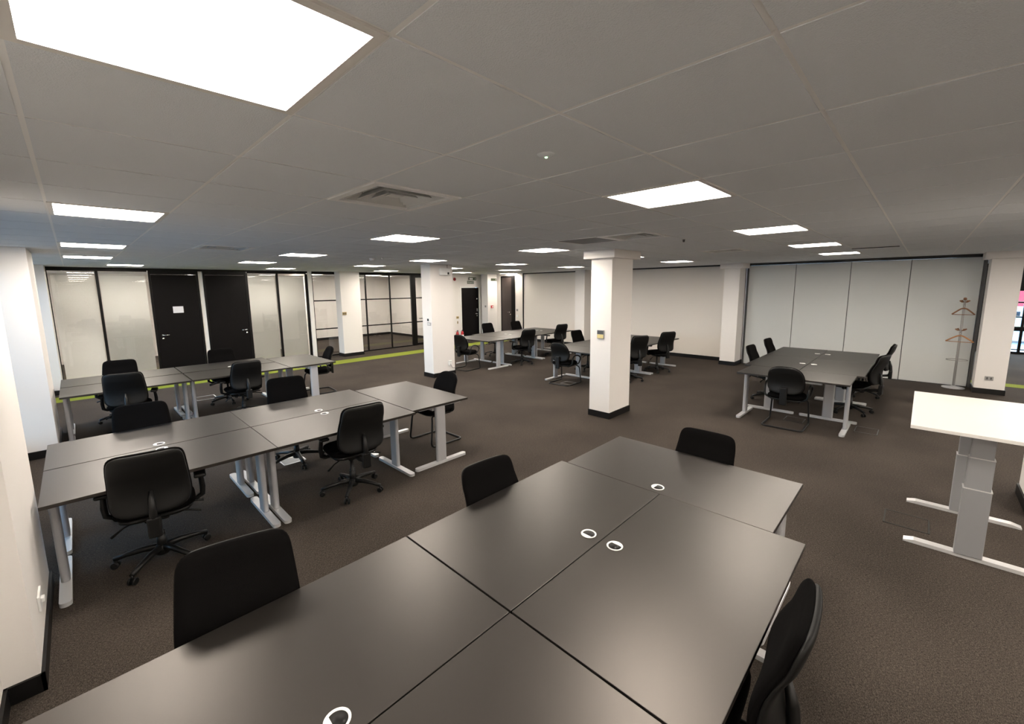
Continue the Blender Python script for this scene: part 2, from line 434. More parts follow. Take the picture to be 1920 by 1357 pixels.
fw = thing('wall_folding', None, None); struct(fw, 'grey movable folding wall of tall panels')
ys = [1.86, 0.825, -0.23, -1.225, -2.25]
for a, b in zip(ys, ys[1:]):
    p = MB().rbox(XR, XR+.1, b+.006, a-.006, .012, 2.575, .004).build('folding_panel', 'fold', fw)
m = MB(); m.box(XR+.03, XR+.07, -2.25, 1.86, .012, 2.58); m.box(XR-.005, XR+.11, 1.862, 1.90, 0, 2.58); m.box(XR-.005, XR+.11, -2.30, -2.255, 0, 2.58)
m.build('side_frame', 'darkgrey', fw)
MB().box(XR-.01, XR+.11, -2.30, 1.90, 2.581, H+.005).build('ceiling_track', 'gloss', fw)

# rest of the shell: behind the camera and beyond the folding wall
struct(MB().box(-0.95, 19.5, -7.25, -7.0, 0, H+.1).build('wall_back', 'wall'), 'white wall behind the camera')
struct(MB().box(12.58, 19.5, -2.25, -2.10, 0, H+.1).build('wall_side', 'wall'), 'white wall of the space beyond the folding wall')
XW = 19.3
m = MB(); y = -7.0
while y < -2.3: m.box(XW, XW+.08, y-.03, y+.03, 0, 1.86); y += 0.85
for z0, z1 in ((0,.05),(.10,.13),(.66,.79),(1.05,1.09),(1.48,1.52),(1.83,H+.1)): m.box(XW-.01, XW+.09, -7.0, -2.2, z0, z1)
w11 = struct(m.build('window_11', 'frame'), 'black framed window seen past the right-hand column')
MB().box(XW+.03, XW+.04, -7.0, -2.2, .05, 1.83).build('pane', 'glass_out', w11)

# ------------------------------------------------------------------ columns
def column(name, x0, x1, y0, y1, label, cap=False, wallside=False):
    t = thing(name, label, 'column', ((x0+x1)/2, (y0+y1)/2, 0), 0, 'white square columns')
    hx, hy = (x1-x0)/2, (y1-y0)/2
    MB().box(-hx, hx, -hy, hy, 0, H+.004).build('shaft', 'wall', t)
    MB().box(-hx-.014, hx+.014, -hy-.014, hy+.014, 0, .1).build('skirting', 'skirt', t)['label'] = 'black skirting'
    if cap: MB().rbox(-hx-.09, hx+(0 if wallside else .09), -hy-.09, hy+.09, H-.125, H+.003, .006).build('capital', 'wall', t)
    return t
column('column', 5.80, 6.43, 1.94, 2.31, 'white column with a wall thermostat in the middle of the room', True)
column('column', 5.80, 6.43, 6.63, 7.00, 'slim white column with a white box near its top')
column('column', 5.82, 6.45, 11.37, 11.74, 'white column standing in front of the glazed meeting room')
column('column', 5.80, 6.43, -2.72, -2.33, 'white column at the right edge beside the white desk')
column('column', 11.95, 12.425, 1.93, 2.30, 'white column between the beige wall and the grey folding wall', True, True)
column('column', 11.92, 12.425, -2.70, -2.31, 'white column right of the coat stand', True, True)
column('column', 11.95, 12.468, 6.63, 7.01, 'white column against the beige wall behind the middle column')
column('column', 11.95, 12.484, 11.36, 11.74, 'white column with the red fire call point beside the exit door')

# ------------------------------------------------------------------ ceiling lights, vents
LG = 'square ceiling light panels'
def make_light(loc, label, grp=LG):
    t = thing('ceiling_light', label, 'ceiling light', loc, 0, grp)
    m = MB(); a, b = .297, .272
    for x0,x1,y0,y1 in ((-a,a,-a,-b),(-a,a,b,a),(-a,-b,-b,b),(b,a,-b,b)): m.box(x0,x1,y0,y1,-.004,.03)
    m.build('frame', 'lamp_frame', t)
    MB().box(-b, b, -b, b, .002, .03).build('diffuser', 'lamp', t)
    return t
def lpos(u, v): return (u*T+.3, v*T+.3, H)
rown = {-1:'nearest row', 4:'second row', 9:'third row', 13:'fourth row', 17:'last row by the glazed offices'}
coln = ['first from the left', 'second from the left', 'third from the left', 'fourth from the left', 'fifth from the left']
L0 = None
over = {(0,-1):'huge looking square ceiling light cut by the top edge of the photo',
        (4,-1):'large square ceiling light above the middle of the room, right of the green sensor light',
        (0,4):'square ceiling light above the left-hand desks, nearest of the left column of lights',
        (4,4):'square ceiling light just beyond the square air grille',
        (8,4):'square ceiling light left of the thermostat column',
        (12,4):'square ceiling light half hidden behind the thermostat column'}
for i, (u, v) in enumerate(LIGHTS):
    lab = over.get((u, v), 'square ceiling light panel in the %s, %s' % (rown[v], coln[i % 5]))
    if L0 is None: L0 = make_light(lpos(u, v), lab)
    else: dup(L0, lpos(u, v), 0, lab)
for u, v in HIDDEN_LIGHTS: dup(L0, lpos(u, v), 0, 'added square ceiling light panel out of view behind the camera', 1, 'unseen ceiling lights added behind the camera')
for i, (u, v) in enumerate(ADDED_ROOM_LIGHTS): dup(L0, lpos(u, v), 0, 'added square ceiling light panel inside the glazed rooms', 1, 'ceiling lights added inside the glazed rooms')

def make_vent(loc, label):
    t = thing('ceiling_vent', label, 'air vent', loc, 0, 'square air diffusers in the ceiling')
    m = MB(); a, b = .29, .245
    for x0,x1,y0,y1 in ((-a,a,-a,-b),(-a,a,b,a),(-a,-b,-b,b),(b,a,-b,b)): m.box(x0,x1,y0,y1,-.006,.02)
    m.build('frame', 'grid', t)
    MB().box(-b, b, -b, b, .14, .15).build('backing', 'vent_dark', t)
    m = MB()
    for x0,x1,y0,y1 in ((-.25,.25,-.25,-.246),(-.25,.25,.246,.25),(-.25,-.246,-.246,.246),(.246,.25,-.246,.246)): m.box(x0,x1,y0,y1,.02,.14)
    m.build('duct', 'vent_dark', t)
    for k, r in enumerate((.205, .145, .085)):
        q = MB(); o, i_ = r+.016, r-.014
        vs = []
        for rr, z in ((o, .002), (i_, .042), (i_-.002, .044), (o-.002, .0)):
            vs.append([q.bm.verts.new((sx*rr, sy*rr, z)) for sx, sy in ((-1,-1),(1,-1),(1,1),(-1,1))])
        for j in range(4):
            A, B = vs[j], vs[(j+1) % 4]
            for n in range(4): q.bm.faces.new((A[n], A[(n+1)%4], B[(n+1)%4], B[n]))
        q.build('louvre', 'vent', t)
    MB().box(-.04, .04, -.04, .04, .012, .016).build('centre_plate', 'vent', t)
    return t
V0_ = make_vent(lpos(2,1), 'large square louvred air vent near the big ceiling light')
dup(V0_, lpos(7,1), 0, 'square air vent above the thermostat column')
dup(V0_, lpos(12,1), 0, 'square air vent above the beige wall near the folding wall')
dup(V0_, lpos(2,8), 0, 'square air vent above the desks in front of the black office doors')
t = thing('return_grille', 'dark open ceiling grille left of the thermostat column', 'air grille', lpos(7,2))
m = MB()
for x0,x1,y0,y1 in ((-.297,.297,-.297,-.275),(-.297,.297,.275,.297),(-.297,-.275,-.275,.275),(.275,.297,-.275,.275)): m.box(x0,x1,y0,y1,-.004,.02)
m.build('frame', 'grid', t)
m = MB()
for k in range(22):
    p = -.27+.0257*k; m.box(p-.001, p+.001, -.275, .275, .0, .012); m.box(-.275, .275, p-.001, p+.001, .0, .012)
m.build('mesh_core', 'midgrey', t)
MB().box(-.275,.275,-.275,.275,.1,.105).build('backing', 'vent_dark', t)
# linear slot on the right, sensors
t = thing('slot_vent', 'narrow dark slot vent in the ceiling near the folding wall', 'air vent', (14*T+.35, -2*T+.33, H))
MB().box(-.02,.02,-.28,.28,-.008,-.0004).build('slot', 'vent_dark', t)
t = thing('motion_sensor', 'small ceiling sensor with a lit green light', 'sensor', (2*T+.3, -T+.3, H))
MB().lathe([(0,-.012),(.016,-.011),(.034,-.005),(.04,.002),(0,.002)], n=24).build('housing', 'tile', t)
MB().lathe([(0,-.016),(.005,-.0145),(.0065,-.011),(0,-.010)], n=12).build('indicator', 'led', t)['label'] = 'glowing green light'
t = thing('smoke_detector', 'white smoke detector on the ceiling before the meeting room', 'smoke detector', (6*T+.3, 9*T+.3, H))
MB().lathe([(0,-.05),(.03,-.048),(.045,-.035),(.048,-.02),(0,-.02)], n=24).build('chamber', 'white', t)
MB().lathe([(.05,-.02),(.055,-.012),(.055,-.0003),(0,-.0003),(0,-.02),(.05,-.02)], n=24).build('base', 'white', t)
o = MB().lathe([(0,-.03),(.012,-.028),(.014,-.004),(.02,.002),(0,.002)], (8.8*T, 1.1*T, H-.001), 16).build('sprinkler_head', 'darkgrey')
tag(o, 'tiny dark sprinkler head on the ceiling right of the middle column', 'sprinkler')
o = MB().lathe([(0,-.03),(.012,-.028),(.014,-.004),(.02,.002),(0,.002)], (6.6*T, 9.1*T, H), 16).build('sprinkler_head', 'white')
tag(o, 'small white sprinkler head beside the smoke detector', 'sprinkler')

# ------------------------------------------------------------------ things on walls and columns
t = thing('thermostat', 'thermostat with dark screen and yellow lower half on the middle column', 'thermostat', (5.80, 2.115, 1.345))
MB().rbox(-.018, -.0005, -.062, .062, -.068, .068, .004).build('case', 'midgrey', t)
MB().box(-.021, -.018, -.055, .055, .004, .06).build('screen', 'darkgrey', t)
MB().box(-.021, -.018, -.055, .055, -.06, 0).build('cover', 'yellow', t)['label'] = 'pale yellow cover'
t = thing('wall_box', 'white box with a black square hung high on the slim column', 'wall unit', (6.19, 6.63, 2.47))
MB().rbox(-.15, .15, -.06, -.0005, -.085, .085, .02, 3).build('case', 'white', t)
MB().box(.055, .105, -.062, -.0601, -.06, -.01).build('lens', 'frame', t)
MB().tube([(.08,-.02,.08),(.08,-.02,.166)], .005, 8).build('cable', 'frame', t)
t = thing('wall_switch', 'small black and white control on the left face of the slim column', 'switch', (5.80, 6.77, 1.365))
MB().rbox(-.012,-.0005,-.04,.04,-.04,.04,.003).build('plate', 'white', t); MB().box(-.015,-.012,-.028,.028,-.028,.028).build('button', 'frame', t)
t = thing('wall_switch', 'pale grey double switch below the black control on the slim column', 'switch', (5.80, 6.74, 1.27))
MB().rbox(-.01,-.0005,-.07,.07,-.035,.035,.003).build('plate', 'midgrey', t)
for k in (-1,1): MB().box(-.014,-.01,k*.03-.02,k*.03+.02,-.02,.02).build('button', 'white', t)
t = thing('power_socket', 'white socket with a cable low on the slim column', 'socket', (6.28, 6.63, .30))
MB().rbox(-.045,.045,-.03,-.0005,-.06,.06,.005).build('plate', 'white', t)
MB().tube([(0,-.03,-.02),(.0,-.05,-.05),(.04,-.045,-.12),(.12,-.03,-.13)], .006, 8).build('cable', 'midgrey', t)
def plate(name, lab, cat, x, y, z, axis, w, h, m, btn=2, bm='darkgrey'):
    t = thing(name, lab, cat, (x,y,z))
    if axis == 'y':
        MB().rbox(-w/2,w/2,-.012,-.0005,-h/2,h/2,.002).build('plate', m, t)
        for k in range(btn):
            c = (k-(btn-1)/2)*w/btn*.9; MB().box(c-.01,c+.01,-.017,-.012,-.02,.02).build('button', bm, t)
    else:
        MB().rbox(-.012,-.0005,-w/2,w/2,-h/2,h/2,.002).build('plate', m, t)
        for k in range(btn):
            c = (k-(btn-1)/2)*w/btn*.9; MB().box(-.017,-.012,c-.01,c+.01,-.02,.02).build('button', bm, t)
    return t
plate('light_switch', 'brass light switch on the column before the meeting room', 'light switch', 5.895, 11.37, 1.35, 'y', .13, .085, 'brass', 3)
plate('light_switch', 'brass light switch left of the exit door', 'light switch', 10.80, YP, .92, 'y', .12, .09, 'brass', 2)
plate('light_switch', 'small upright switch under the brass one by the exit door', 'light switch', 10.80, YP, .72, 'y', .045, .10, 'brass', 1)
plate('light_switch', 'grey switch right of the brown door', 'light switch', 12.5, 10.22, 1.19, 'x', .09, .09, 'midgrey', 1)
plate('light_switch', 'white switch below the grey one by the brown door', 'light switch', 12.5, 10.22, .95, 'x', .09, .09, 'white', 1, 'white')
plate('power_socket', 'grey double socket low on the column right of the coat stand', 'socket', 11.92, -2.49, .30, 'x', .11, .075, 'midgrey', 2)
t = thing('power_socket', 'white socket low on the nearest window pier', 'socket', (-.28, 2.08, .31))
MB().rbox(.0005,.012,-.075,.075,-.045,.045,.003).build('plate', 'white', t)
MB().rbox(.012,.03,-.06,-.02,.0,.03,.006).build('plug', 'white', t)
t = thing('alarm_bell', 'round dark alarm sounder high left of the exit door', 'alarm', (10.70, YP, 2.44))
MB().lathe([(0,-.0005),(.06,-.0005),(.06,-.03),(.045,-.05),(0,-.055)], n=20, axis='y').build('housing', 'red', t)
MB().lathe([(0,-.056),(.03,-.056),(.028,-.066),(0,-.068)], n=16, axis='y').build('horn', 'darkgrey', t)
t = thing('fire_call_point', 'red fire call point on the column right of the exit door', 'fire alarm', (12.17, 11.36, 1.31))
MB().rbox(-.055,.055,-.045,-.0005,-.055,.055,.004).build('case', 'red', t); MB().box(-.03,.03,-.047,-.045,-.03,.03).build('panel', 'white', t)
plate('light_switch', 'small white plate left of the fire call point', 'light switch', 11.95, 11.5, 1.33, 'x', .08, .08, 'midgrey', 0)

def text_mesh(txt, size, name, m, parent, mtx):
    cu = bpy.data.curves.new(name, 'FONT'); cu.body = txt; cu.size = size; cu.align_x = 'CENTER'; cu.align_y = 'CENTER'; cu.extrude = .0006
    o = bpy.data.objects.new(name, cu); C.objects.link(o)
    dg = bpy.context.evaluated_depsgraph_get(); me = bpy.data.meshes.new_from_object(o.evaluated_get(dg))
    bpy.data.objects.remove(o); bpy.data.curves.remove(cu)
    me.transform(mtx); me.materials.clear(); me.materials.append(M[m])
    q = bpy.data.objects.new(name, me); C.objects.link(q); q.parent = parent; return q
def running_man(b, x, y, z, s):
    RX = Matrix.Translation((x, y, z)) @ Matrix.Rotation(PI/2, 4, 'X') @ Matrix.Scale(s, 4)
    b.prism([(.08*math.cos(a*PI/5)+.06, .36+.08*math.sin(a*PI/5)) for a in range(10)], 0, .01, RX)
    for poly in ([(-.08,.26),(.10,.28),(.04,-.05),(-.12,-.05)], [(-.02,-.05),(.10,-.05),(.26,-.30),(.16,-.36)], [(-.12,-.05),(0,-.05),(-.10,-.22),(-.36,-.26),(-.36,-.16),(-.18,-.14)], [(.06,.26),(.10,.20),(.30,.10),(.32,.18)], [(-.08,.26),(-.26,.10),(-.20,.04),(-.04,.18)]):
        b.prism(poly, 0, .01, RX)
    return b
def exit_sign(lab, x, y, z, w, h, letters, board='green_sign', rz=0):
    t = thing('exit_sign', lab, 'exit sign', (x, y, z), rz, 'exit signs above the exit door')
    MB().box(-w/2,w/2,-.008,-.0005,-h/2,h/2).build('board', board, t)
    b = running_man(MB(), w*.36, -.0082, -.005*h, h*.85); b.build('pictogram', 'white', t)
    if letters:
        text_mesh(letters, h*.62, 'lettering', 'white', t, Matrix.Translation((-w*.12, -.0082, 0)) @ Matrix.Rotation(PI/2, 4, 'X'))
    return t
exit_sign('dark green exit sign plate lower of the two above the exit door', 11.53, YP, 2.315, .36, .11, 'Fire exit')
t = exit_sign('pale hanging exit sign upper of the two above the exit door', 11.60, YP-.04, 2.46, .40, .12, '')
MB().box(-.16,.02,-.0095,-.0081,-.03,.03).build('arrow_panel', 'white', t)
MB().tube([(-.15,-.004,.06),(-.15,-.004,.18)], .004, 8).build('hanging_rod', 'chrome', t)
exit_sign('small exit sign on the column right of the exit door', 12.30, 11.36, 2.42, .32, .10, '')

# fire extinguishers left of the exit door
def extinguisher(x, y, lab, m='red'):
    t = thing('fire_extinguisher', lab, 'fire extinguisher', (x, y, 0), R(20), 'fire extinguishers by the exit door'); t.scale = (.78, .78, .78)
    MB().lathe([(0,.012),(.07,.012),(.075,.03),(.075,.38),(.06,.44),(.03,.475),(.022,.49),(0,.49)], n=24).build('cylinder', m, t)
    MB().lathe([(.0755,.16),(.0765,.16),(.0765,.30),(.0755,.30)], n=24).build('label_band', 'white', t)
    MB().lathe([(.078,0),(.08,.01),(.078,.03),(0,.03),(0,0),(.078,0)], n=24).build('foot_ring', 'frame', t)
    MB().box(-.012,.012,-.015,.015,.485,.53).box(-.10,.03,-.01,.01,.53,.545,Matrix.Rotation(R(8),4,'Y')).box(-.09,.02,-.01,.01,.505,.515,Matrix.Rotation(R(-8),4,'Y')).build('valve_handle', 'frame', t)
    MB().tube([(.012,0,.505),(.06,0,.52),(.10,0,.47),(.10,0,.36),(.088,0,.2),(.085,0,.1)], .011, 8).build('hose', 'frame', t)
    return t
extinguisher(10.62, 11.74, 'red fire extinguisher nearest the slim column by the exit wall')
extinguisher(10.87, 11.74, 'red fire extinguisher against the exit wall beside the black exit door')

# ------------------------------------------------------------------ desks
DESK_Z = .74
DG = 'black topped desks in clusters'
def bench_leg(parent, x):
    l = MB().vbox(x-.024, x+.024, -.068, .068, .032, .70, .02).build('leg', 'silver', parent)
    f = MB().vbox(x-.032, x+.032, -.365, .365, .0, .03, .03, 6)
    f.build('foot', 'silver_lt', l)
    MB().rbox(x-.02, x+.02, -.30, .30, .70, .714, .003).build('support_arm', 'silver', l)
    return l
def make_desk(grommet=True):
    t = thing('desk', 'x', 'desk', (0,0,0), 0, DG)
    MB().rbox(-.699, .699, -.398, .398, .715, .74, .0018, 2).build('desktop', 'black_top', t)
    for x in (-.655, .655): bench_leg(t, x)
    MB().rbox(-.63, .63, .05, .09, .655, .70, .003).build('crossbeam', 'silver', t)
    if grommet:
        gm = MB().lathe([(.036,.7405),(.042,.7405),(.0425,.7425),(.041,.744),(.036,.744),(.0335,.7415),(.033,.7405)], (0,.32,0), 32).build('grommet', 'white', t)
        MB().lathe([(0,.7403),(.0345,.7403),(.0345,.7408),(0,.7408)], (0,.32,0), 32).build('cable_hole', 'frame', gm)
        a = [(.033*math.cos(R(k)), .32+.033*math.sin(R(k))) for k in range(-62, 63, 8)]
        MB().prism(a, .7408, .7428).build('grommet_cap', 'white', gm)
    return t
deskA = make_desk(True); deskB = make_desk(False)
used = {}
def desk(x, y, rot, lab, plain=False):
    src = deskB if plain else deskA
    k = id(src)
    if k not in used:
        used[k] = 1; src.location = (x, y, 0); src.rotation_euler = (0,0,R(rot)); src['label'] = lab; return src
    return dup(src, (x, y, 0), R(rot), lab)
def cluster(xs, y0, ym, y1, end, labs, endplain=False):
    """xs: x centres of the two columns; rows at y0 (near) and y1 (far)."""
    for i, x in enumerate(xs):
        desk(x, y0, 0, labs[2*i]); desk(x, y1, 180, labs[2*i+1])
    desk(end[0], end[1], 90 if end[2] > 0 else -90, labs[4], endplain)
cluster((.49, 1.897), -.761, 0, .041, (2.998, -.31, 1),
        ['black desk at the bottom edge of the photo, nearest the camera', 'large black foreground desk bottom left with one chair and a white cable hole',
         'large black desk bottom right of the foreground cluster', 'black foreground desk on the far side with a cable hole near its middle',
         'black desk set crosswise at the far end of the foreground cluster'])
cluster((.452, 1.855), 2.815, 0, 3.623, (2.965, 3.19, 1),
        ['black desk beside the near window pier with a chair in front', 'black desk by the windows on the far side of the second cluster',
         'black desk in the second cluster with a tall chair standing in front', 'black desk in the second cluster on the far side, middle chair behind it',
         'black desk set crosswise at the right end of the left middle cluster'], True)
cluster((.49, 1.905), 6.82, 0, 7.655, (3.015, 7.115, 1),
        ['black desk at the left of the rear left cluster, near side', 'black desk at the left of the rear left cluster before the blinds',
         'black desk in the rear left cluster, near side before the black doors', 'black desk in the rear left cluster, far side before the black doors',
         'black desk set crosswise at the right end of the rear left cluster'], True)
cluster((8.71, 10.115), -.565, 0, .24, (7.60, -.18, -1),
        ['black desk of the right-hand cluster, right side nearer row', 'black desk of the right-hand cluster, left side nearer row',
         'black desk of the right-hand cluster, right side by the folding wall', 'black desk of the right-hand cluster, left side by the folding wall',
         'low looking black desk set crosswise at the front of the right-hand cluster'], True)
cluster((8.81, 10.215), 6.73, 0, 7.535, (7.70, 7.06, -1),
        ['black desk of the centre rear cluster, near row by its crosswise end', 'black desk of the centre rear cluster, far row by its crosswise end',
         'black desk of the centre rear cluster, near row at its far end', 'black desk of the centre rear cluster, far row before the brown door',
         'black desk set crosswise at the left end of the centre rear cluster'], True)
cluster((8.81, 10.215), 3.38, 0, 4.185, (7.70, 3.85, -1),
        ['black desk of the cluster behind the middle column, near row hidden part', 'black desk of the cluster behind the middle column, far row left of the column',
         'black desk of the cluster behind the middle column, near row by the beige wall', 'black desk of the cluster behind the middle column, far row by the beige wall',
         'black desk set crosswise left of the middle column with a low chair at it'], True)

# white height adjustable desk
t = thing('standing_desk', 'white height adjustable desk on grey telescopic legs at the right', 'desk', (5.03, -1.90, 0))
MB().rbox(-.70, .70, -.40, .40, 1.015, 1.04, .002).build('desktop', 'white_paint', t)
for x in (-.40, .47):
    l = MB().rbox(x-.045, x+.045, -.075, .075, .026, .56, .006).build('leg', 'greyleg', t)
    MB().rbox(x-.04, x+.04, -.068, .068, .56, .80, .005).build('middle_section', 'greyleg', l)
    MB().rbox(x-.034, x+.034, -.060, .060, .80, .985, .005).build('top_section', 'greyleg', l)
    MB().box(x-.046, x+.046, -.0765, .0765, .556, .563).build('collar', 'silver_lt', l); MB().box(x-.041, x+.041, -.0695, .0695, .797, .803).build('collar', 'silver_lt', l)
    f = MB(); prof = [(-.36,0),(.36,0),(.36,.012),(.30,.028),(-.30,.028),(-.36,.012)]
    f.prism(prof, -.035, .035, Matrix.Translation((x,0,0)) @ Matrix(((0,0,1,0),(1,0,0,0),(0,1,0,0),(0,0,0,1))))
    f.build('foot', 'silver_lt', l)
    MB().rbox(x-.03, x+.03, -.33, .33, .985, 1.014, .004).build('support_arm', 'greyleg', l)
MB().rbox(-.365, .435, -.03, .03, .985, 1.012, .003).build('crossbeam', 'greyleg', t)

# ------------------------------------------------------------------ chairs
CG = 'black office chairs at the desks'
def task_chair():
    t = thing('office_chair', 'x', 'chair', (0,0,0), 0, CG)
    # seat
    MB().pad(.50, .47, -.22, .24, lambda q: .475 + (.012 if q < .15 else 0) - .02*max(0, q-.75)*4*(q-.6), .075, 4.2, 4.5, .0, 12, 14, 'xy', .45).build('seat', 'fabric', t)
    MB().pad(.46, .43, -.20, .21, lambda q: .437, .05, 4.2, 4.5, .0, 10, 10, 'xy', .5).build('seat_shell', 'plastic', t)
    prof = lambda q: -.318 + .034*math.sin(PI*min(1, q*1.35)) - .07*q*q
    b = MB().pad(.49, .425, .52, 1.0, prof, .052, 8.0, 4.6, .02, 14, 20, 'xz', .5).build('backrest', 'fabric', t)
    MB().pad(.475, .41, .527, .993, lambda q: prof(q)-.022, .042, 8.0, 4.4, .02, 14, 20, 'xz', .45).build('back_shell', 'shell', b)
    # stem from mechanism to the back
    m = MB().tube([(0,-.05,.41),(0,-.22,.405),(0,-.35,.43),(0,-.378,.50),(0,-.368,.60),(0,-.345,.70)], .02, 10, rs=[.022,.022,.024,.024,.022,.012])
    m.rbox(-.04,.04,-.40,-.35,.37,.52,.012,3)
    m.build('back_stem', 'plastic', t)
    MB().rbox(-.075,.075,-.13,.11,.375,.425,.012,3).build('mechanism', 'plastic', t)
    MB().lathe([(0,.09),(.027,.09),(.027,.24),(.02,.245),(.02,.38),(0,.38)], n=18).lathe([(.03,.10),(.034,.10),(.03,.22),(.027,.22)], n=18).build('gas_lift', 'plastic', t)
    # star base
    m = MB().lathe([(0,.055),(.045,.055),(.05,.07),(.045,.12),(.032,.135),(0,.135)], n=20)
    for k in range(5):
        a = 2*PI*k/5 + .35; ca, sa = math.cos(a), math.sin(a)
        P = [(.03,.11),(.12,.108),(.22,.092),(.305,.072)]
        m.tube([(ca*r, sa*r, z) for r, z in P], .02, 10, rs=[.026,.023,.019,.017])
    m.build('star_base', 'plastic', t)
    for k in range(5):
        a = 2*PI*k/5 + .35; ca, sa = math.cos(a), math.sin(a); cx, cy = .30*ca, .30*sa
        q = MB(); ax = Vector((-sa, ca, 0)); 
        for s_ in (-1, 1):
            c0 = Vector((cx, cy, .0265)) + ax*s_*.009; c1 = Vector((cx, cy, .0265)) + ax*s_*.026
            q.tube([c0, c0 + (c1-c0)*.2, c1 - (c1-c0)*.2, c1], .026, 14, rs=[.022,.0262,.0262,.022])
        q.tube([(cx, cy, .03), (cx, cy, .074)], .009, 8)
        q.build('caster', 'plastic', t)
    for s_ in (-1, 1):
        m = MB().tube([(s_*.17,.02,.425),(s_*.25,.02,.425),(s_*.29,.015,.45),(s_*.295,.01,.52),(s_*.29,.0,.60),(s_*.285,-.005,.635)], .016, 10, rs=[.016,.018,.02,.021,.018,.018])
        a = m.build('armrest', 'plastic', t)
        MB().rbox(s_*.285-.04, s_*.285+.04, -.12, .12, .632, .662, .013, 3).build('arm_pad', 'plastic', a)
    MB().tube([(.07,.05,.405),(.20,.06,.395),(.29,.06,.375)], .007, 8, rs=[.006,.007,.011]).build('lever', 'plastic', t)
    MB().tube([(-.07,-.03,.40),(-.20,-.06,.36),(-.27,-.08,.315)], .007, 8, rs=[.006,.007,.011]).build('lever', 'plastic', t)
    MB().tube([(.07,-.06,.40),(.19,-.09,.385),(.27,-.10,.365)], .007, 8, rs=[.006,.007,.011]).build('lever', 'plastic', t)
    return t
def arc(pts, r, n=5):
    """round the corners of a polyline"""
    P = [Vector(p) for p in pts]; out = [P[0]]
    for a, b, c in zip(P, P[1:], P[2:]):
        u = (a-b); v = (c-b); d = min(r, u.length*.49, v.length*.49); u.normalize(); v.normalize()
        p0, p1 = b+u*d, b+v*d
        for k in range(n+1):
            q = k/n; out.append(p0.lerp(b, q).lerp(b.lerp(p1, q), q))
    out.append(P[-1]); return out
def visitor_chair():
    t = thing('cantilever_chair', 'x', 'chair', (0,0,0), 0, 'black cantilever visitor chairs')
    MB().pad(.49, .46, -.22, .24, lambda q: .455 + (.012 if q < .15 else 0), .075, 3.2, 4.0, .0, 12, 14, 'xy', .45).build('seat', 'fabric', t)
    MB().pad(.45, .42, -.20, .21, lambda q: .418, .045, 3.2, 4.0, .0, 10, 10, 'xy', .5).build('seat_shell', 'plastic', t)
    prof = lambda q: -.225 + .035*math.sin(PI*min(1, q*1.3)) - .06*q*q
    b = MB().pad(.49, .45, .51, .925, prof, .055, 2.9, 3.4, .03, 14, 20, 'xz', .5).build('backrest', 'fabric', t)
    MB().pad(.475, .437, .517, .918, lambda q: prof(q)-.02, .044, 2.9, 3.4, .03, 14, 20, 'xz', .45).build('back_shell', 'shell', b)
    m = MB().rbox(-.045,.045,-.30,-.262,.36,.62,.012,3); m.tube([(0,-.10,.40),(0,-.20,.40),(0,-.28,.42)], .02, 10)
    m.build('back_bracket', 'plastic', t)
    fr = []
    for s_ in (1,): pass
    pts = [(-.17,-.14,.40),(-.17,.16,.40),(-.235,.20,.36),(-.255,.24,.013),(-.255,-.27,.013),(.255,-.27,.013),(.255,.24,.013),(.235,.20,.36),(.17,.16,.40),(.17,-.14,.40)]
    MB().tube(arc(pts, .06, 6), .0125, 12).build('tube_frame', 'plastic', t)
    for s_ in (-1, 1):
        pts = [(s_*.19,-.13,.415),(s_*.27,-.13,.45),(s_*.275,-.12,.58),(s_*.275,-.05,.645),(s_*.275,.10,.63),(s_*.275,.20,.56),(s_*.26,.13,.44),(s_*.19,.10,.415)]
        MB().tube(arc(pts, .06, 5), .0145, 10).build('armrest', 'plastic', t)
    return t
ch0 = task_chair(); vc0 = visitor_chair(); first = {}
def chair(kind, x, y, rot, lab, sz=1.0):
    src = ch0 if kind == 't' else vc0
    if kind not in first:
        first[kind] = 1; src.location = (x,y,0); src.rotation_euler = (0,0,R(rot)); src.scale = (1,1,sz); src['label'] = lab; return src
    return dup(src, (x,y,0), R(rot), lab, sz)
# foreground cluster
chair('t', .355, .228, 168, 'black office chair behind the near left desk, nearest chair to the camera', 1.0)
chair('t', 1.88, .185, 176, 'black office chair behind the foreground desks, second one along', .92)
chair('t', 3.15, -.33, 90, 'black office chair at the far crosswise desk of the foreground cluster', .92)
chair('t', 1.656, -.918, 4, 'black office chair at bottom right, seen edge on from above', 1.01)
# second cluster (left middle)
chair('t', .335, 2.635, -8, 'black office chair in front of the window desk, its whole back and star base showing', 1.0)
chair('t', .395, 3.77, 177, 'black office chair behind the window desk of the left middle cluster', .965)
chair('t', 1.775, 3.87, 172, 'black office chair on the far side of the left middle cluster beside the cable holes', 1.0)
chair('t', 1.90, 2.64, -3, 'tall black office chair standing in front of the left middle cluster', 1.0)
chair('v', 3.38, 3.24, 90, 'round backed cantilever chair at the right end of the left middle cluster')
# third cluster (rear left)
chair('t', .443, 7.823, 172, 'black office chair farthest left, before the blinds', .95)
chair('t', .475, 6.645, -9, 'black office chair on the near side of the rear left cluster by the windows', 1.0)
chair('t', 1.93, 7.82, 178, 'black office chair in front of the second black office door', .98)
chair('t', 1.88, 6.60, 2, 'black office chair with levers on the near side of the rear left cluster', .97)
chair('v', 3.42, 7.32, 84, 'round backed cantilever chair at the right end of the rear left cluster')
# right cluster
chair('t', 8.80, .388, 178, 'black office chair left of the right-hand cluster, nearer one', .98)
chair('t', 10.02, .393, 178, 'black office chair left of the right-hand cluster, farther one', .99)
chair('v', 7.345, -.15, -90, 'round backed cantilever chair in front of the right-hand cluster')
chair('t', 8.795, -.762, -14, 'black office chair right of the right-hand cluster turned with its back to us', 1.0)
chair('t', 10.28, -.79, -2, 'black office chair right of the right-hand cluster by the folding wall', 1.0)
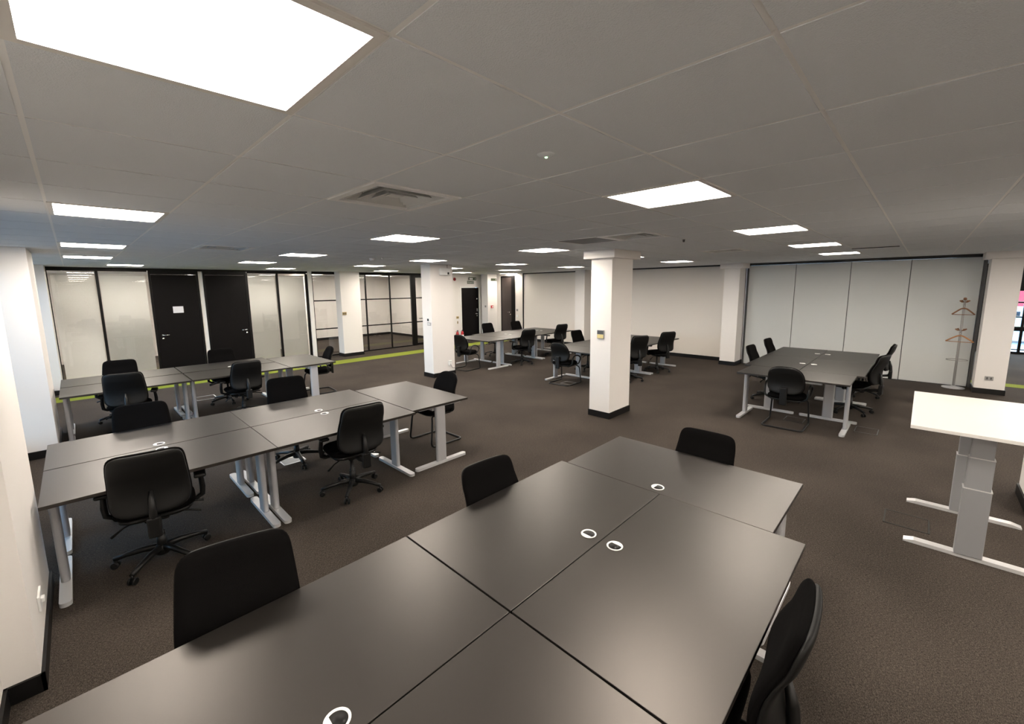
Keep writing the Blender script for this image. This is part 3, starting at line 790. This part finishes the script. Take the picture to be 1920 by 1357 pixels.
# centre rear cluster
chair('v', 7.05, 6.92, -84, 'cantilever chair with arms just right of the slim column')
chair('t', 9.12, 8.02, 176, 'black office chair before the exit door on the far side of the centre rear cluster', .985)
chair('t', 10.12, 7.72, 178, 'black office chair before the brown door', 1.0)
chair('t', 8.54, 6.34, -15, 'black office chair on the near side of the centre rear cluster, seen side on', .985)
chair('t', 10.224, 6.537, -12, 'black office chair at the right end of the centre rear cluster', 1.0)
# cluster behind the middle column
chair('v', 7.42, 4.02, -88, 'cantilever chair left of the middle column, its dark back towards us')
chair('t', 8.98, 4.48, 178, 'black office chair behind the desks just left of the middle column', .99)
chair('t', 8.572, 3.11, -25, 'black office chair close on the right of the middle column', 1.05)
chair('t', 9.95, 3.11, -25, 'black office chair by the beige wall right of the middle column', 1.02)

# ------------------------------------------------------------------ coat stand with hangers
cx, cy = 12.20, -2.055
t = thing('coat_stand', 'slim grey coat stand against the folding wall', 'coat stand', (cx, cy, 0))
MB().lathe([(0,0),(.165,0),(.17,.008),(.165,.016),(.05,.028),(.03,.05),(0,.05)], n=32).build('base_plate', 'silver', t)
MB().tube([(0,0,.03),(0,0,1.76)], .019, 14).build('pole', 'midgrey', t)
def hooks(z, r, nm, n=4):
    for k in range(n):
        a = k*PI/2+.5; ca, sa = math.cos(a), math.sin(a)
        MB().tube([(0,0,z),(ca*r*.6,sa*r*.6,z-.01),(ca*r,sa*r,z+.02)], .01, 8, rs=[.009,.009,.016]).build('coat_hook', nm, t)
hooks(1.72, .075, 'wood_dk'); hooks(1.165, .085, 'wood_dk')
MB().lathe([(0,1.75),(.024,1.75),(.026,1.78),(.015,1.80),(0,1.80)], n=16).build('finial', 'wood_dk', t)
MB().tube([(.15*math.cos(2*PI*k/24), .15*math.sin(2*PI*k/24), .57) for k in range(24)], .006, 8, closed=True).tube([(-.15,0,.57),(.15,0,.57)], .005, 6).build('umbrella_ring', 'midgrey', t)
def hanger(z, lab, m, w, rz):
    h = thing('coat_hanger', lab, 'coat hanger', (cx-.045, cy, z), rz, 'wooden hangers on the coat stand')
    pts = [(-w,0,-.12),(-w*.55,0,-.05),(-.03,0,0),(.03,0,0),(w*.55,0,-.05),(w,0,-.12)]
    MB().tube(arc(pts, .05, 4), .013, 8).build('shoulder_bar', m, h)
    MB().tube([(-w+.01,0,-.122),(w-.01,0,-.122)], .006, 8).build('trouser_bar', m, h)
    MB().tube([(0,0,0),(0,0,.05)]+[(.022*math.sin(R(a)), 0, .072-.022*math.cos(R(a))) for a in range(0, 240, 30)], .003, 6).build('hanger_hook', 'chrome', h)
hanger(1.59, 'dark wooden coat hanger on the upper hooks of the coat stand', 'wood_dk', .155, R(90))
hanger(1.055, 'orange brown wooden coat hanger on the lower hooks of the coat stand', 'wood', .195, R(78))

# ------------------------------------------------------------------ floor boxes
def floor_box(x, y, w, d, lab, rz=0, m='carpet', rim='midgrey'):
    t = thing('floor_box', lab, 'floor box', (x, y, 0), rz, 'floor boxes let into the carpet')
    MB().box(-w/2+.015,w/2-.015,-d/2+.015,d/2-.015,.0004,.003).build('lid', m, t)
    q = MB()
    for x0,x1,y0,y1 in ((-w/2,w/2,-d/2,-d/2+.012),(-w/2,w/2,d/2-.012,d/2),(-w/2,-w/2+.012,-d/2,d/2),(w/2-.012,w/2,-d/2,d/2)): q.box(x0,x1,y0,y1,.0004,.004)
    q.build('rim', rim, t)
floor_box(7.80, -1.06, .32, .26, 'carpeted floor box beside the front desk leg of the right-hand cluster', rim='darkgrey')
floor_box(7.72, -.20, .26, .26, 'carpeted floor box under the front desk of the right-hand cluster', rim='darkgrey')
floor_box(1.68, 8.52, .34, .34, 'pale rimmed floor box before the black office doors', rim='white')
floor_box(1.74, 3.95, .26, .22, 'pale floor box under the left middle cluster', m='midgrey', rim='silver_lt')
floor_box(5.0, -1.55, .3, .3, 'carpeted floor box beneath the white desk', rim='vent_dark')
floor_box(7.45, 3.95, .26, .26, 'floor box under the cantilever chair left of the middle column', rim='midgrey')

# ------------------------------------------------------------------ outdoors beyond the far right window
struct(MB().box(19.6, 60, -30, 20, -.5, -.4).build('ground', 'ground'), 'bright pavement outside the window')
def vehicle(name, x, y, body, band, lab, L=4.2, W=1.8, Hh=1.9, van=True):
    t = thing(name, lab, 'vehicle', (x, y, -.4), R(90))
    if van: prof = [(-L/2,.35),(L/2,.35),(L/2,.9),(L/2-.35,1.15),(L/2-.9,Hh-.05),(L/2-1.1,Hh),(-L/2+.05,Hh),(-L/2,Hh-.1)]
    else: prof = [(-L/2,.35),(L/2,.35),(L/2,.75),(L/2-.9,.95),(L/2-1.6,Hh),(-L/2+.8,Hh),(-L/2+.2,1.0),(-L/2,.9)]
    RX = Matrix.Translation((0, W/2, 0)) @ Matrix.Rotation(PI/2, 4, 'X')
    MB().prism(prof, 0, W, RX).build('body', body, t)
    MB().box(-L/2+.1, L/2-.1, -W/2-.01, W/2+.01, .55, .75).build('side_band', band, t)
    MB().box(L/2-2.0, L/2-1.15, -W/2-.008, W/2+.008, 1.1, Hh-.15).build('side_window', 'car_glass', t)
    for sx in (-1,1):
        for sy in (-1,1):
            MB().lathe([(0,-.1),(.30,-.1),(.33,-.07),(.33,.07),(.30,.1),(0,.1)], (sx*(L/2-.8), sy*(W/2-.11), .33), 24, 'y').build('wheel', 'tyre', t)
vehicle('van', 33.5, -5.2, 'car_red', 'car_white', 'red van parked outside the far right window', 5.0, 1.9, 2.3)
vehicle('car', 27.5, -4.3, 'car_white', 'car_yellow', 'white and yellow car outside the far right window', 4.0, 1.7, 1.45, False)

# ------------------------------------------------------------------ world (overcast daylight)
struct(MB().box(-60, -1.0, -40, 50, -.5, -.4).build('added_ground_left', 'added_ground'), 'unseen dark ground added outside the left windows')  # unseen ground, added dark so little blue daylight bounces to the ceiling
w = bpy.data.worlds.new('World'); bpy.context.scene.world = w; w.use_nodes = True
nt = w.node_tree; bg = nt.nodes['Background']
sky = nt.nodes.new('ShaderNodeTexSky'); sky.sky_type = 'NISHITA'; sky.sun_disc = False; sky.sun_elevation = R(30); sky.sun_rotation = R(120); sky.air_density = 1.2; sky.dust_density = 3
mx = nt.nodes.new('ShaderNodeMix'); mx.data_type = 'RGBA'; mx.inputs[0].default_value = 0.9
mx.inputs[7].default_value = (0.29, 0.60, 1.0, 1)
nt.links.new(sky.outputs[0], mx.inputs[6]); nt.links.new(mx.outputs[2], bg.inputs['Color'])
bg.inputs['Strength'].default_value = 6.2

# ------------------------------------------------------------------ camera
f, pcx, pcy, yaw, pit, roll, x0, y0 = 794.0952, 955.7589, 652.428, .7972, -.1419, -.0112, .0499, -1.4901
fw_ = Vector((math.sin(yaw)*math.cos(pit), math.cos(yaw)*math.cos(pit), math.sin(pit)))
r_ = Vector((math.cos(yaw), -math.sin(yaw), 0)); u_ = r_.cross(fw_)
c, s = math.cos(roll), math.sin(roll)
rr, uu = c*r_ + s*u_, -s*r_ + c*u_
cam = bpy.data.cameras.new('Camera'); co = bpy.data.objects.new('Camera', cam); C.objects.link(co)
cam.sensor_fit = 'HORIZONTAL'; cam.sensor_width = 36.0; cam.lens = f/1920*36
cam.shift_x = (960-pcx)/1920; cam.shift_y = (pcy-678.5)/1920
cam.clip_start = .02; cam.clip_end = 200
co.matrix_world = Matrix(((rr.x, uu.x, -fw_.x, x0), (rr.y, uu.y, -fw_.y, y0), (rr.z, uu.z, -fw_.z, 2.09), (0,0,0,1)))
bpy.context.scene.camera = co
vs = bpy.context.scene.view_settings
vs.view_transform = 'Standard'; vs.look = 'None'; vs.gamma = 1.0; vs.use_curve_mapping = False; vs.exposure = 0.0
